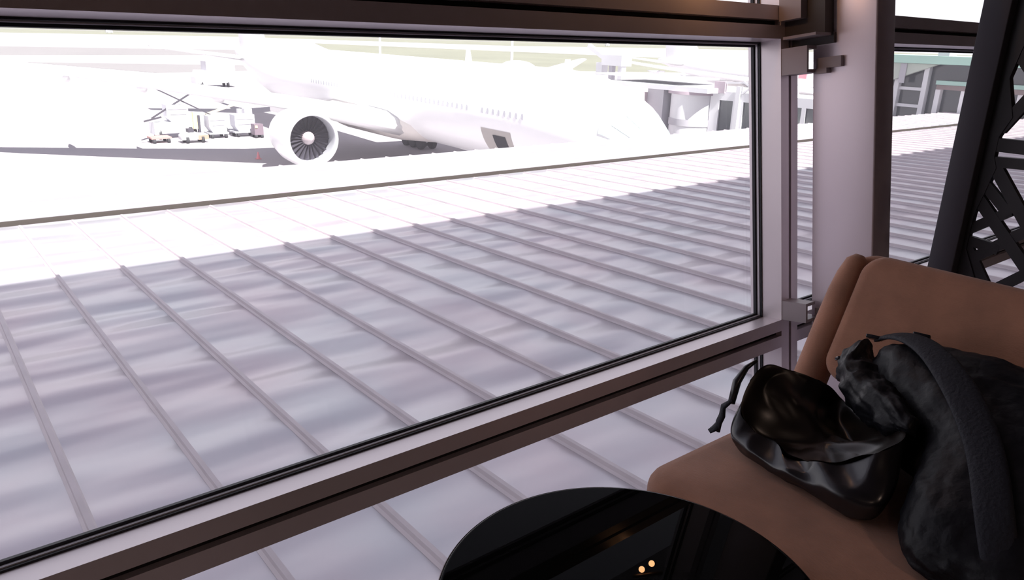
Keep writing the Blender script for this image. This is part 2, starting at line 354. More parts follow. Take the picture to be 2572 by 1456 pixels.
# ------------------------------------------------------------------ black glossy bag standing open on the seat
Z = EYE
pvc = mat('black_pvc', (.010, .009, .012), .27, 0, .8, bump=.15, bscale=16)
nylon = mat('black_nylon', (.005, .005, .008), .5, 0, .25, bump=.3, bscale=40)
strapm = mat('strap_webbing', (.011, .012, .020), .7, 0, .35, bump=.3, bscale=120)
lining = mat('bag_lining', (.012, .008, .007), .3, 0, .5)
def skin(bm, rings, close_last=False, close_first=True):
    R = [[bm.verts.new(Vector(p)) for p in r] for r in rings]; n = len(R[0])
    for a, b in zip(R, R[1:]):
        for k in range(n): bm.faces.new([a[k], a[(k + 1) % n], b[(k + 1) % n], b[k]])
    if close_first: bm.faces.new(R[0])
    if close_last: bm.faces.new(R[-1])
def crumple(o, amp, size, lev=3, seed=0.0):
    s = o.modifiers.new('sub', 'SUBSURF'); s.levels = lev; s.render_levels = lev
    tx_ = bpy.data.textures.new('crease', 'MUSGRAVE'); tx_.musgrave_type = 'RIDGED_MULTIFRACTAL'; tx_.noise_scale = size; tx_.octaves = 1.6; tx_.noise_intensity = .6
    d = o.modifiers.new('crease', 'DISPLACE'); d.texture = tx_; d.strength = amp; d.mid_level = .5; d.texture_coords = 'LOCAL'
    return o
sz = -1.024
base = [(1.60, 1.02), (1.575, .97), (1.56, .91), (1.555, .86), (1.55, .81), (1.55, .76), (1.54, .70), (1.53, .65), (1.55, .60), (1.63, .61), (1.74, .67), (1.83, .76), (1.89, .84), (1.93, .89), (1.94, .94), (1.90, 1.0), (1.80, 1.04), (1.68, 1.045)]
mid = [(1.58, 1.035, -.985), (1.555, .975, -.985), (1.545, .91, -.985), (1.54, .855, -.99), (1.525, .805, -.98), (1.54, .755, -.98), (1.515, .70, -.97), (1.53, .635, -.96), (1.55, .575, -.955), (1.64, .585, -.95), (1.75, .65, -.95), (1.84, .76, -.96), (1.90, .84, -.97), (1.945, .89, -.975), (1.96, .95, -.965), (1.92, 1.02, -.94), (1.80, 1.06, -.93), (1.67, 1.055, -.95)]
rim = [(1.605, 1.03, -.925), (1.61, .985, -.945), (1.60, .945, -.965), (1.625, .905, -.955), (1.565, .855, -.965), (1.60, .815, -.972), (1.565, .765, -.935), (1.61, .72, -.94), (1.615, .665, -.885), (1.69, .625, -.866), (1.77, .655, -.855), (1.84, .76, -.93), (1.89, .83, -.945), (1.93, .88, -.945), (1.95, .93, -.93), (1.90, .96, -.885), (1.80, 1.01, -.848), (1.715, 1.042, -.808)]
bag = thing('tote_bag', 'glossy black bag slumped open on the chair seat with a raised pointed corner', 'bag', (1.75, .8, EYE + sz))
def rel(r): return [(p[0], p[1], Z + p[2]) for p in r]
bm = B(); skin(bm, [[(x, y, Z + sz) for x, y in base], [(x, y, Z + sz + .012) for x, y in base], rel(mid), rel([((a[0] * .5 + b[0] * .5) + (.008 if i % 2 else -.01), a[1] * .5 + b[1] * .5, a[2] * .5 + b[2] * .5) for i, (a, b) in enumerate(zip(mid, rim))]), rel(rim)])
cxy = Vector((1.76, .82))
inn = []
for s, dz in ((.97, -.004), (.86, -.035), (.72, -.06), (.5, -.075)):
    inn.append([(cxy.x + (p[0] - cxy.x) * s, cxy.y + (p[1] - cxy.y) * s, max(p[2] + dz, -.995)) for p in rim])
crumple(obj('body', bm, pvc, bag, 'all'), .016, .11, 3)
bm = B(); skin(bm, [rel(rim)] + [rel(r) for r in inn], close_first=False, close_last=True); crumple(obj('lining', bm, lining, bag, 'all', label='dark brown inner lining'), .016, .10, 3)
bm = B(); tube(bm, rel([(1.625, 1.05, -.91), (1.61, 1.065, -.93), (1.605, 1.062, -.955), (1.60, 1.066, -.975), (1.595, 1.062, -1.0)]), [.008, .015, .018, .018, .012], 10, squash=(1, .45)); obj('side_strap', bm, strapm, bag, 'all')
bm = B(); tube(bm, rel([(1.60, 1.064, -.975), (1.59, 1.07, -.992), (1.578, 1.078, -1.002)]), [.012, .014, .010], 8, squash=(1, .4)); obj('strap_end', bm, strapm, bag, 'all')
bm = B(); tube(bm, rel([(1.71, 1.045, -.812), (1.69, 1.062, -.835), (1.66, 1.066, -.87), (1.625, 1.052, -.92)]), [.004, .008, .012, .010], 8); obj('corner_tab', bm, pvc, bag, 'all')
bm = B(); tube(bm, rel(rim + [rim[0]]), .0028, 8, cap=False); bm.free()

# ------------------------------------------------------------------ black backpack against the back of the chair
bp_ = thing('backpack', 'matt black backpack with a wide padded strap leaning on the tan backrest', 'backpack', (1.85, .4, EYE + sz))
secs = []
def sec(x, yl, yr, zt, tilt=0.0):
    zb = sz + .002
    pts = []
    h_ = zt - zb
    for a, b in ((0.02, 0), (0.0, .18), (0.0, .55), (.05, .86), (.16, 1.0), (.36, 1.03), (.62, 1.0), (.85, .93), (.97, .7), (1.0, .35), (.98, 0)):
        y = yl + (yr - yl) * a; z = zb + h_ * b * (1 - .15 * a * tilt); pts.append((x + .0 * b, y, z))
    return pts
secs = [sec(1.455, .47, .02, -.97), sec(1.47, .51, .0, -.93), sec(1.56, .56, -.03, -.875), sec(1.68, .595, -.05, -.83), sec(1.78, .62, -.05, -.785), sec(1.86, .76, -.04, -.76), sec(1.94, .86, -.03, -.742), sec(2.02, .91, -.0, -.728), (sec(2.09, .91, .03, -.735))]
# lean the rear sections onto the reclined backrest (they shift forward at their foot)
bm = B()
fix = []
for i, s in enumerate(secs):
    x = s[0][0]; fix.append([(min(p[0], 2.045 + max(0, p[2] - sz - .02) * .42), p[1], Z + p[2]) for p in s])
skin(bm, fix, close_last=True); crumple(obj('main_body', bm, nylon, bp_, 'all'), .016, .13, 3)
# crumpled side pocket at the window side
pk = [[(1.93 + .02 * math.cos(a) * s, .86 + .085 * math.sin(a) * s, Z + -.90 + .07 * math.cos(a) * s) for a in [2 * PI * k / 10 for k in range(10)]] for s in (.2,)]
bm = B()
tube(bm, rel([(2.07, .93, -.80), (2.02, .925, -.83), (1.96, .885, -.87), (1.88, .80, -.875), (1.80, .71, -.865), (1.74, .63, -.855)]), [.02, .05, .065, .066, .055, .03], 14)
crumple(obj('side_pocket', bm, nylon, bp_, 'all'), .03, .07, 3)
t2 = bpy.data.textures.new('wrinkle', 'CLOUDS'); t2.noise_scale = .028
for nm in ('side_pocket', 'main_body'):
    d = bpy.data.objects[nm].modifiers.new('wrinkle', 'DISPLACE'); d.texture = t2; d.strength = .014; d.mid_level = .5; d.texture_coords = 'LOCAL'
bm = B()
def ribbon(bm, pts, w, t, side):
    rings = []
    pts = [Vector(p) for p in pts]
    for i, p in enumerate(pts):
        d = (pts[min(i + 1, len(pts) - 1)] - pts[max(i - 1, 0)]).normalized(); s = Vector(side[i] if isinstance(side, list) else side); s = (s - d * s.dot(d)).normalized(); n = d.cross(s)
        ww = w[i] if hasattr(w, '__len__') else w
        rings.append([bm.verts.new(p + s * a * ww / 2 + n * b * t / 2) for a, b in ((-1, -.6), (-.9, 1), (.9, 1), (1, -.6), (.9, -1), (-.9, -1))])
    for a, b in zip(rings, rings[1:]):
        for k in range(6): bm.faces.new([a[k], a[(k + 1) % 6], b[(k + 1) % 6], b[k]])
    bm.faces.new(rings[0]); bm.faces.new(rings[-1])
sp = rel([(2.09, .915, -.80), (2.085, .885, -.775), (2.05, .83, -.742), (1.99, .75, -.722), (1.92, .67, -.728), (1.84, .59, -.75), (1.76, .515, -.785), (1.68, .455, -.82), (1.58, .40, -.862), (1.51, .355, -.905), (1.475, .32, -.97)])
ribbon(bm, sp, [.03, .035, .05, .062, .072, .078, .078, .076, .074, .07, .06], .014, (.5, -.6, .3)); o_s = obj('padded_strap', bm, strapm, bp_, 'all', label='dark blue grey padded shoulder strap')
m_ = o_s.modifiers.new('sub', 'SUBSURF'); m_.levels = 2; m_.render_levels = 2
for px, py, pz, ang in ((2.075, .91, -.785, .3), (2.085, .79, -.742, .2), (2.01, .955, -.85, .9)):
    bm = B(); box(bm, (-.012, -.022, -.004), (.012, .022, .006), lambda p: Matrix.Rotation(ang, 3, 'Z') @ Matrix.Rotation(.6, 3, 'Y') @ p + Vector((px, py, Z + pz))); bevel(obj('buckle', bm, mat('buckle_plastic', (.02, .02, .025), .15), bp_), .003, 2)

# ------------------------------------------------------------------ dark lattice screen
blk = mat('screen_black', (.028, .026, .032), .45)
SX = 3.2
scr = thing('lattice_screen', 'dark metal lattice partition screen standing behind the tan chair', 'room divider', (SX, .9, 0))
bm = B(); box(bm, (SX, 1.155, 0), (SX + .10, 1.25, 2.98)); bevel(obj('post', bm, mat('post_paint', (.075, .07, .085), .5), scr), .003, 2)
LX0, LX1 = SX + .055, SX + .085
bm = B(); box(bm, (LX0, -.6, 0), (LX1, -.52, 2.98)); obj('far_stile', bm, blk, scr)
def strip(bm, p, q, w): # bar inside the lattice plane, p,q = (y,z)
    a = Vector((0, p[0], p[1])); b = Vector((0, q[0], q[1])); d = (b - a).normalized(); s = Vector((0, -d.z, d.y)) * w * .66; jit = (len(bm.verts) // 8 % 9) * .0006
    vs = [bm.verts.new(v + Vector((x, 0, 0))) for x in (LX0 + jit, LX1 - jit) for v in (a + s, b + s, b - s, a - s)]
    for f_ in ((0, 1, 2, 3), (7, 6, 5, 4), (0, 4, 5, 1), (1, 5, 6, 2), (2, 6, 7, 3), (3, 7, 4, 0)): bm.faces.new([vs[i] for i in f_])
bm = B(); cell = [  # irregular lattice, read off the photograph and continued
    ((1.155, 1.115), (.60, 1.115), .038), ((1.14, 1.05), (.60, 1.07), .03), ((1.12, 1.05), (.62, .40), .034), ((1.165, .93), (.78, .52), .034), ((1.16, .99), (1.02, .86), .03),
    ((1.165, .765), (1.02, .875), .03), ((1.16, .735), (1.03, .72), .03), ((1.165, .62), (.80, .95), .032), ((1.165, .74), (1.00, .50), .032), ((1.03, .545), (.70, .86), .032), ((1.15, .45), (.6, .45), .03),
    ((1.12, 1.17), (.90, 1.55), .032), ((1.16, 1.5), (1.0, 1.32), .032), ((1.0, 1.32), (.6, 1.32), .03), ((.96, 1.12), (.80, 1.32), .03), ((.88, .66), (.60, .66), .03), ((.8, .45), (.62, .70), .03)]
for p, q, w in cell: strip(bm, p, q, w)
for dy in (-.56,):
    for p, q, w in cell: strip(bm, (p[0] + dy, p[1]), (q[0] + dy, q[1]), w)
for dz in (.98, 1.96 - 3.2):
    for dy in (0, -.56):
        for p, q, w in cell[3:11]:
            if .02 < p[1] + dz < 2.95 and .02 < q[1] + dz < 2.95: strip(bm, (p[0] + dy, p[1] + dz), (q[0] + dy, q[1] + dz), w)
obj('lattice_panel', bm, blk, scr)
bm = B()
outl = [(1.155, .02), (1.155, 2.96), (1.04, 2.96), (1.075, 1.62), (1.125, 1.36), (1.085, 1.22), (1.115, 1.145), (1.115, 1.07), (1.10, 1.03), (1.12, .93), (1.14, .84), (1.14, .70), (1.09, .60), (1.08, .02)]
vs0 = [bm.verts.new((LX0 - .003, y, z)) for y, z in outl]; vs1 = [bm.verts.new((LX1 + .003, y, z)) for y, z in outl]
bm.faces.new(vs0); bm.faces.new(list(reversed(vs1)))
for k in range(len(outl)): bm.faces.new([vs0[k], vs0[(k + 1) % len(outl)], vs1[(k + 1) % len(outl)], vs1[k]])
obj('panel_border', bm, blk, scr)
bm = B(); box(bm, (SX, -.6, 2.96), (SX + .1, 1.15, 3.018)); obj('top_channel', bm, blk, scr)
bm = B(); box(bm, (SX, -.6, .001), (SX + .1, 1.15, .03)); obj('floor_channel', bm, blk, scr)
lounge_chair(3.42, .15, .98, fabric('navy_fabric', (.03, .04, .075)), 'navy blue lounge chair half hidden beyond the lattice screen', .40)

# ------------------------------------------------------------------ low standing seam roof outside
RZ = lambda y: EYE - 1.85 - .028 * y
SL = math.atan(.028)
bm = B()
xs = [-12 + 1.0 * i for i in range(53)]; ys = [1.32, 3, 5, 7, 9.64]
box(bm, (0, 0, 0), (0, 0, 0)); bm.clear()
g = [[bm.verts.new((x, y, RZ(y))) for x in (-12, 41)] for y in (1.32, 9.66)]
g2 = [[bm.verts.new((x, y, RZ(y) - .2)) for x in (-12, 41)] for y in (1.32, 9.66)]
bm.faces.new([g[0][0], g[0][1], g[1][1], g[1][0]]); bm.faces.new([g2[0][0], g2[1][0], g2[1][1], g2[0][1]])
bm.faces.new([g[1][0], g[1][1], g2[1][1], g2[1][0]]); bm.faces.new([g[0][0], g2[0][0], g2[0][1], g[0][1]])
lr = obj('metal_roof', bm, roof_m); struct(lr)
i = 0; x = .817 - .503 * 25
seam0 = None
while x < 40.5:
    if seam0 is None:
        bm = B()
        pts = [(-.026, 0), (-.013, .010), (-.011, .032), (.011, .032), (.013, .010), (.026, 0)]
        prism(bm, pts, 1.33, 9.5, lambda a, b, y: Vector((a, y, RZ(y) + b + .001)))
        seam0 = obj('roof_seam', bm, seam_m, lr); s = seam0
    else:
        s = seam0.copy(); COL.objects.link(s)
    s.location.x = x; x += .503
bm = B(); box(bm, (-12, 9.66, RZ(9.7) - .2), (41, 9.80, RZ(9.7) - .07)); go = obj('gutter', bm, gutter_m); struct(go)
bm = B()
P = [(9.80, -.2), (9.80, .024), (9.86, .038), (12.27, .038), (12.33, .01), (12.33, -.6)]
prism(bm, P, -12, 41, lambda y, b, x: Vector((x, y, RZ(y) + b)))
ro = obj('roof_edge', bm, roof_m); struct(ro)
bm = B(); box(bm, (-12, 9.772, RZ(9.8) - .12), (41, 9.799, RZ(9.8) + .034)); obj('gutter_flashing', bm, gutter_m, ro)
s0 = None; x = .817 - .503 * 25
while x < 40.5:
    if s0 is None:
        bm = B(); prism(bm, [(-.02, 0), (-.01, .018), (.01, .018), (.02, 0)], 9.87, 12.26, lambda a, b, y: Vector((a, y, RZ(y) + .038 + b))); s0 = obj('roof_seam', bm, seam_m, ro); s = s0
    else: s = s0.copy(); COL.objects.link(s)
    s.location.x = x; x += .503
bm = B(); box(bm, (-12, 12.0, -8.94), (41, 12.3, RZ(12.3) - .2)); struct(obj('wall_concourse', bm, ext_m))

# ------------------------------------------------------------------ apron, grass, runways, distant trees
AZ = EYE - 10.4
bm = B(); box(bm, (-2500, -20, AZ - 1), (3500, 3500, AZ)); struct(obj('apron_ground', bm, concrete))
def patch(name, pts, m, lift, label, cat):
    bm = B(); v = [bm.verts.new((p[0], p[1], AZ + lift)) for p in pts]; v2 = [bm.verts.new((p[0], p[1], AZ + .001)) for p in pts]; n = len(v)
    bm.faces.new(v); bm.faces.new(list(reversed(v2)))
    for k in range(n): bm.faces.new([v[k], v[(k + 1) % n], v2[(k + 1) % n], v2[k]])
    o = obj(name, bm, m); o['kind'] = 'structure' if name in ('taxiway', 'runway') else 'stuff'
    if o['kind'] == 'stuff': o['label'] = label; o['category'] = cat
    return o
patch('grass_strip', [(321, 640), (190, 470), (150, 640), (290, 900), (500, 1000), (760, 560), (420, 300), (242, 248), (200, 200), (182, 232), (212, 300)][3:3] or [(300, 660), (209, 440), (186, 250), (186, 196), (240, 180), (600, 120), (800, 200), (420, 330)], grass_m, .05, 'nearest pale green grass strip beyond the parked aircraft', 'grass')
patch('grass_strip', [(366, 1058), (60, 900), (-200, 1300), (-300, 2500), (1200, 2300), (2600, 1650), (2300, 700), (1079, 900), (600, 760)], grass_m, .03, 'broad dry grass field in front of the distant tree line', 'grass')
patch('taxiway', [(30, 250), (49, 195), (95, 212), (90, 232)], asphalt, .06, '', '')
patch('taxiway', [(-60, 420), (20, 300), (130, 330), (150, 400)], asphalt, .07, '', '')
patch('runway', [(-400, 1500), (2300, 1100), (2400, 1180), (-400, 1600)], asphalt, .10, '', '')
patch('runway', [(-400, 2000), (3000, 1500), (3050, 1640), (-400, 2150)], asphalt, .12, '', '')
bm = B(); xx = -1200
random.seed(3)
while xx < 3400:
    w_ = random.uniform(30, 70); h_ = random.uniform(9, 13); yy = 3100 - xx * .45 + random.uniform(-20, 20)
    bmesh.ops.create_icosphere(bm, subdivisions=1, radius=1, matrix=Matrix.Translation((xx, yy, AZ + h_ * .3)) @ Matrix.Diagonal((w_, 30, h_, 1))); xx += w_ * .9
o = obj('tree_line', bm, tree_m, smooth='all'); tag(o, 'low hazy tree line along the far edge of the airfield', 'trees', kind='stuff')

# ------------------------------------------------------------------ airliners
fan_d = mat('fan_dark', (.07, .065, .08), .4, .5); fan_b = mat('fan_blade', (.13, .12, .15), .3, .7)
hub_m = mat('spinner_grey', (.40, .34, .36), .4); lip_m = mat('intake_lip', (.72, .73, .78), .25, .5)
tyre = mat('tyre_black', (.03, .03, .035), .8); strut_m = mat('gear_grey', (.45, .45, .48), .5)
belly_m = mat('belly_cream', (.70, .66, .63), .45); cock_m = mat('cockpit_glare', (.70, .80, .79), .25, 0, .6)  # cockpit panes painted pale teal for their overexposed reflection
hole_m = mat('hold_shade', (.05, .05, .06), .8); win_m = mat('cabin_glare', (.60, .61, .65), .2)  # hold painted dark as shade; cabin windows painted pale as overexposed
def airliner(nose, d, L, R, label, detail=True, span=32.4, le0=26.7, es=1.05):
    """nose: (x,y) of the nose tip, d: unit vector nose->tail"""
    d = Vector((d[0], d[1], 0)).normalized(); s = Vector((-d.y, d.x, 0))      # s: towards starboard seen from us (+s = -x side)
    if s.x > 0: s = -s
    k = R / 3.1
    def T(p): return Vector((nose[0], nose[1], AZ)) + d * p[0] + s * p[1] + Vector((0, 0, p[2]))
    ac = thing('airliner', label, 'airplane', T((L * .45, 0, 0)))
    cz = 5.6 * k
    stn = [(0, .02, -1.55), (.35, .5, -1.45), (1.0, 1.0, -1.2), (2.0, 1.55, -.82), (3.4, 2.15, -.4), (5.0, 2.6, -.14), (7.0, 2.92, -.03), (9.5, 3.08, 0), (12, 3.1, 0)]
    rear = [(L - 26, 3.1, 0), (L - 20, 2.9, .18), (L - 14, 2.35, .6), (L - 8, 1.6, 1.15), (L - 3, .85, 1.7), (L - .4, .35, 2.0), (L, .05, 2.05)]
    mids = [(12 + (L - 26 - 12) * t_ / 6, 3.1, 0) for t_ in range(1, 6)]
    bm = B(); rings = []
    for x_, r_, dz in [(a * k if a <= 12 else a, b, c) for a, b, c in stn] + mids + rear:
        rings.append([bm.verts.new(T((x_, r_ * k * math.cos(2 * PI * q / 40), cz + dz * k + r_ * k * math.sin(2 * PI * q / 40)))) for q in range(40)])
    for a, b in zip(rings, rings[1:]):
        for q in range(40): bm.faces.new([a[q], a[(q + 1) % 40], b[(q + 1) % 40], b[q]])
    bm.faces.new(rings[0]); bm.faces.new(rings[-1]); obj('fuselage', bm, white_p, ac, 'all')
    LE0 = le0
    # belly fairing
    bm = B(); rings = []
    for x_, w_, h_ in ((LE0 - 5, .6, .3), (LE0 - 2, 2.6, 1.6), (LE0 + 3, 3.35, 2.1), (LE0 + 12, 3.4, 2.2), (LE0 + 18, 2.6, 1.6), (LE0 + 22, .6, .3)):
        rings.append([bm.verts.new(T((x_, w_ * k * math.cos(2 * PI * q / 24), cz - 1.75 * k + h_ * .85 * k * math.sin(2 * PI * q / 24)))) for q in range(24)])
    for a, b in zip(rings, rings[1:]):
        for q in range(24): bm.faces.new([a[q], a[(q + 1) % 24], b[(q + 1) % 24], b[q]])
    bm.faces.new(rings[0]); bm.faces.new(rings[-1]); obj('belly_fairing', bm, belly_m, ac, 'all')
    # wings
    for sg in (1, -1):
        bm = B(); rings = []
        for y_, le, ch, zz, th in ((2.2, -1.2, 15.0, 3.55, .125), (5.5, .85, 12.4, 4.15, .12), (9.6, 3.5, 9.4, 5.05, .11), (18, 9.2, 6.4, 6.15, .11), (27, 15.4, 3.8, 7.35, .11), (span, 19.6, 1.7, 8.1, .10)):
            prof = [(0, 0), (.03, .32), (.12, .55), (.35, .6), (.7, .35), (1, .03), (1, -.03), (.7, -.2), (.35, -.42), (.12, -.4), (.03, -.25)]
            rings.append([bm.verts.new(T((LE0 + (le + a * ch) * k, sg * y_ * k, (zz + b * th * ch) * k))) for a, b in prof])
        n = len(rings[0])
        for a, b in zip(rings, rings[1:]):
            for q in range(n): bm.faces.new([a[q], a[(q + 1) % n], b[(q + 1) % n], b[q]])
        bm.faces.new(rings[0]); bm.faces.new(rings[-1]); wg = obj('wing', bm, white_p, ac, 'all')
        for yy_ in (13, 18, 23):     # flap track fairings
            tb = B(); x0_ = LE0 + (3.5 + (yy_ - 9.6) * .68 + 3.8) * k; zz = 5.05 + (yy_ - 9.6) * .128
            tube(tb, [T((x0_ + a * k, sg * yy_ * k, (zz - .35 - b) * k)) for a, b in ((0, 0), (1.2, .2), (2.8, .25), (4.3, .05))], [.06, .28, .26, .05], 12); obj('flap_fairing', tb, white_p, wg, 'all')
        # tailplane
        bm = B(); rings = []
        for y_, le, ch, zz in ((.8, -1, 6.5, 6.9), (10.8, 6.0, 2.3, 8.1)):
            rings.append([bm.verts.new(T((L - 9 * k + (le + a * ch) * k, sg * y_ * k, (zz + b * ch * .1) * k))) for a, b in ((0, 0), (.15, .45), (.5, .5), (1, .02), (.5, -.5), (.15, -.45))])
        for a, b in zip(rings, rings[1:]):
            for q in range(6): bm.faces.new([a[q], a[(q + 1) % 6], b[(q + 1) % 6], b[q]])
        bm.faces.new(rings[0]); bm.faces.new(rings[-1]); obj('tailplane', bm, white_p, ac, 'all')
        # engine
        ex = LE0 + (3.5 - 4.0) * k; ey = sg * 9.6 * k; ez = 2.95 * k
        TE = lambda p: T((ex + p.z * k * es, ey + p.x * k * es, ez + p.y * k * es))
        bm = B(); lathe(bm, [(1.58, .55), (1.62, .1), (1.70, .0), (1.80, .06), (1.95, .6), (2.02, 1.6), (1.98, 2.8), (1.75, 4.2), (1.45, 5.2), (1.35, 5.2), (1.3, 4.6)], 56, TE); en = obj('engine', bm, white_p, ac, 'all')
        bm = B(); lathe(bm, [(1.55, 1.3), (1.56, .5), (1.615, .12), (1.70, -.012), (1.76, .02)], 56, TE); obj('intake_lip', bm, lip_m, en, 'all', label='bright metal intake lip')
        bm = B(); lathe(bm, [(0, 1.42), (1.6, 1.42), (1.6, 1.5), (0, 1.5)], 40, TE); obj('fan_disc', bm, fan_d, en)
        bm = B()
        for q in range(24):
            a = 2 * PI * q / 24
            c = [(r * math.cos(a + da), r * math.sin(a + da), z_) for r, da, z_ in ((.45, 0, 1.0), (1.54, .05, 1.1), (1.54, .17, 1.38), (.45, .17, 1.38))]
            e = [(x_, y_, z_ + .04) for x_, y_, z_ in c]
            v = [bm.verts.new(TE(Vector(p))) for p in c + e]
            for f_ in ((0, 1, 2, 3), (7, 6, 5, 4), (0, 4, 5, 1), (1, 5, 6, 2), (2, 6, 7, 3), (3, 7, 4, 0)): bm.faces.new([v[i_] for i_ in f_])
        o = obj('fan_blades', bm, fan_b, en)
        bm = B(); lathe(bm, [(0, .42), (.12, .5), (.3, .75), (.45, 1.05), (.5, 1.4)], 32, TE); obj('spinner', bm, hub_m, en, 'all')
        bm = B(); lathe(bm, [(1.0, 4.6), (.95, 5.6), (.6, 6.8), (.45, 6.8), (.3, 7.4), (0, 7.8)], 32, TE); obj('exhaust_cone', bm, grey_b, en, 'all')
        bm = B(); prism(bm, [(1.4, 4.6), (3.4, 5.15), (9, 4.9), (9, 4.2), (5.5, 4.2), (4.2, 4.2)], -.2, .2, lambda a, b, c: T((ex + a * k, ey + c * k, b * k))); obj('pylon', bm, white_p, en)
        # main gear
        gx, gy = LE0 + 12.2 * k, sg * 5.6 * k
        bm = B(); tube(bm, [T((gx, gy, .7 * k)), T((gx, gy, 4.0 * k))], .2 * k, 10); ge = obj('main_gear', bm, strut_m, ac)
        bm = B(); tube(bm, [T((gx - 1.6 * k, gy, .7 * k)), T((gx + 1.6 * k, gy, .7 * k))], .14 * k, 8); obj('bogie_beam', bm, strut_m, ge)
        for a in (-1.5, 0, 1.5):
            for b in (-.6, .6):
                bm = B(); r_ = .68 * k; c = T((gx + a * k, gy + b * k, r_)); lathe(bm, [(0, -.24), (.45, -.24), (.66, -.2), (.68, -.1), (.68, .1), (.66, .2), (.45, .24), (0, .24)], 24, lambda p: c + (d * p.x + Vector((0, 0, 1)) * p.y + s * p.z) * k); obj('wheel', bm, tyre, ge, True)
    bm = B(); pts = [(L - 15.5 * k, 7.6), (L - 12.5 * k, 8.3), (L - 5.2 * k, 17.6), (L - 1.2 * k, 18.3), (L - 1.0 * k, 18.2), (L - 2.6 * k, 8.2), (L - 3.5 * k, 7.4)]
    prism(bm, pts, -.28 * k, .28 * k, lambda a, b, c: T((a, c, b * k))); fo = obj('tail_fin', bm, white_p, ac); bevel(fo, .12, 3)
    # nose gear
    bm = B(); tube(bm, [T((6 * k, 0, .5 * k)), T((6 * k, 0, 3.2 * k))], .12 * k, 10); ng = obj('nose_gear', bm, strut_m, ac)
    for b in (-.3, .3):
        bm = B(); c = T((6 * k, b * k, .54 * k)); lathe(bm, [(0, -.15), (.5, -.15), (.54, -.08), (.54, .08), (.5, .15), (0, .15)], 20, lambda p: c + (d * p.x + Vector((0, 0, 1)) * p.y + s * p.z) * k); obj('wheel', bm, tyre, ng, True)
    # cockpit glazing (raised just off the skin)
    def on_skin(x_, ang, off):
        st = [(a * k if a <= 12 else a, b, c) for a, b, c in stn]
        for (a0, r0, z0), (a1, r1, z1) in zip(st, st[1:]):
            if a0 <= x_ <= a1:
                t_ = (x_ - a0) / (a1 - a0); r_ = r0 + (r1 - r0) * t_; z_ = z0 + (z1 - z0) * t_; break
        else: r_, z_ = 3.1, 0
        rr = (r_ + off) * k
        return T((x_, rr * math.cos(ang), cz + z_ * k + rr * math.sin(ang)))
    for sg in (1, -1):
        for a0, a1, x0, x1 in ((.95, 1.45, 1.75, 2.9), (.50, .90, 2.0, 3.2), (.18, .45, 2.5, 3.8)):
            bm = B(); gr = []
            for i_ in range(4):
                row = []
                for j in range(4):
                    an = a0 + (a1 - a0) * i_ / 3; an = an if sg > 0 else PI - an
                    row.append(bm.verts.new(on_skin((x0 + (x1 - x0) * j / 3) * k, an, .05)))
                gr.append(row)
            for i_ in range(3):
                for j in range(3): bm.faces.new([gr[i_][j], gr[i_][j + 1], gr[i_ + 1][j + 1], gr[i_ + 1][j]])
            bmesh.ops.solidify(bm, geom=bm.faces[:], thickness=.06); obj('cockpit_window', bm, cock_m, ac)
    if detail:
        first = None
        for q in range(56):
            xw = 9.6 + q * .62
            if 14.4 < xw < 15.6: continue
            if first is None:
                bm = B(); c = on_skin(11.5, .13, .0)
                vs_ = []
                for off in (-.01, .03):
                    vs_.append([bm.verts.new(c + d * (.13 * math.cos(a_)) + Vector((0, 0, 1)) * (.19 * math.sin(a_)) + s * (off + .0)) for a_ in [2 * PI * z_ / 12 for z_ in range(12)]])
                for z_ in range(12): bm.faces.new([vs_[0][z_], vs_[0][(z_ + 1) % 12], vs_[1][(z_ + 1) % 12], vs_[1][z_]])
                bm.faces.new(vs_[0]); bm.faces.new(vs_[1]); first = obj('cabin_window', bm, win_m, ac); wn = first
            else: wn = first.copy(); COL.objects.link(wn)
            wn.location = first.location if wn is first else Vector((0, 0, 0)); wn.matrix_basis = Matrix.Translation(d * (xw - 11.5))
        # forward cargo door, open: dark patch on the skin stands for the hold's shade
        def arc(x0, x1, a0, a1, off, m, name, par, th=.05, n=8):
            bm = B(); gr = [[bm.verts.new(on_skin(x0 + (x1 - x0) * j / 3, a0 + (a1 - a0) * i_ / n, off)) for j in range(4)] for i_ in range(n + 1)]
            for i_ in range(n):
                for j in range(3): bm.faces.new([gr[i_][j], gr[i_][j + 1], gr[i_ + 1][j + 1], gr[i_ + 1][j]])
            bmesh.ops.solidify(bm, geom=bm.faces[:], thickness=th); return obj(name, bm, m, par)
        cdr = arc(10.9, 14.2, -.80, -.22, .02, belly_m, 'cargo_door_frame', ac)
        arc(11.5, 12.9, -.76, -.33, .05, hole_m, 'hold_shade_patch', cdr)
        bm = B(); lathe(bm, [(1.1, 0), (1.0, .22), (.7, .42), (.3, .52), (0, .55)], 24, lambda p: T((14.6 + p.x * 1.5, p.y * .7, cz + 2.98 + p.z * .75))); obj('satcom_dome', bm, white_p, ac, 'all')
        for xa, h_ in ((20.3, .8), (9.0, .6)):
            bm = B(); prism(bm, [(0, 0), (.3, h_), (.65, h_), (.8, 0)], -.06, .06, lambda a, b, c: T((xa + a, c, cz + 3.05 + b))); obj('antenna_blade', bm, white_p, ac)
    return ac
airliner((30.95, 25.0), (.067, .998), 79.0, 3.1, 'large white twin engine airliner parked nose-in beyond the low roof')
ap2 = airliner((116.3, 45.0), (.067, .998), 60.0, 2.85, 'white airliner parked at the next gate behind the jet bridge', detail=False, span=30, le0=22)
bm = B(); box(bm, (112.9, 67.6, AZ + 5.5), (113.2, 69.0, AZ + 6.4)); obj('red_door', bm, mat('door_red', (.80, .25, .30), .5), ap2, label='red door panel')

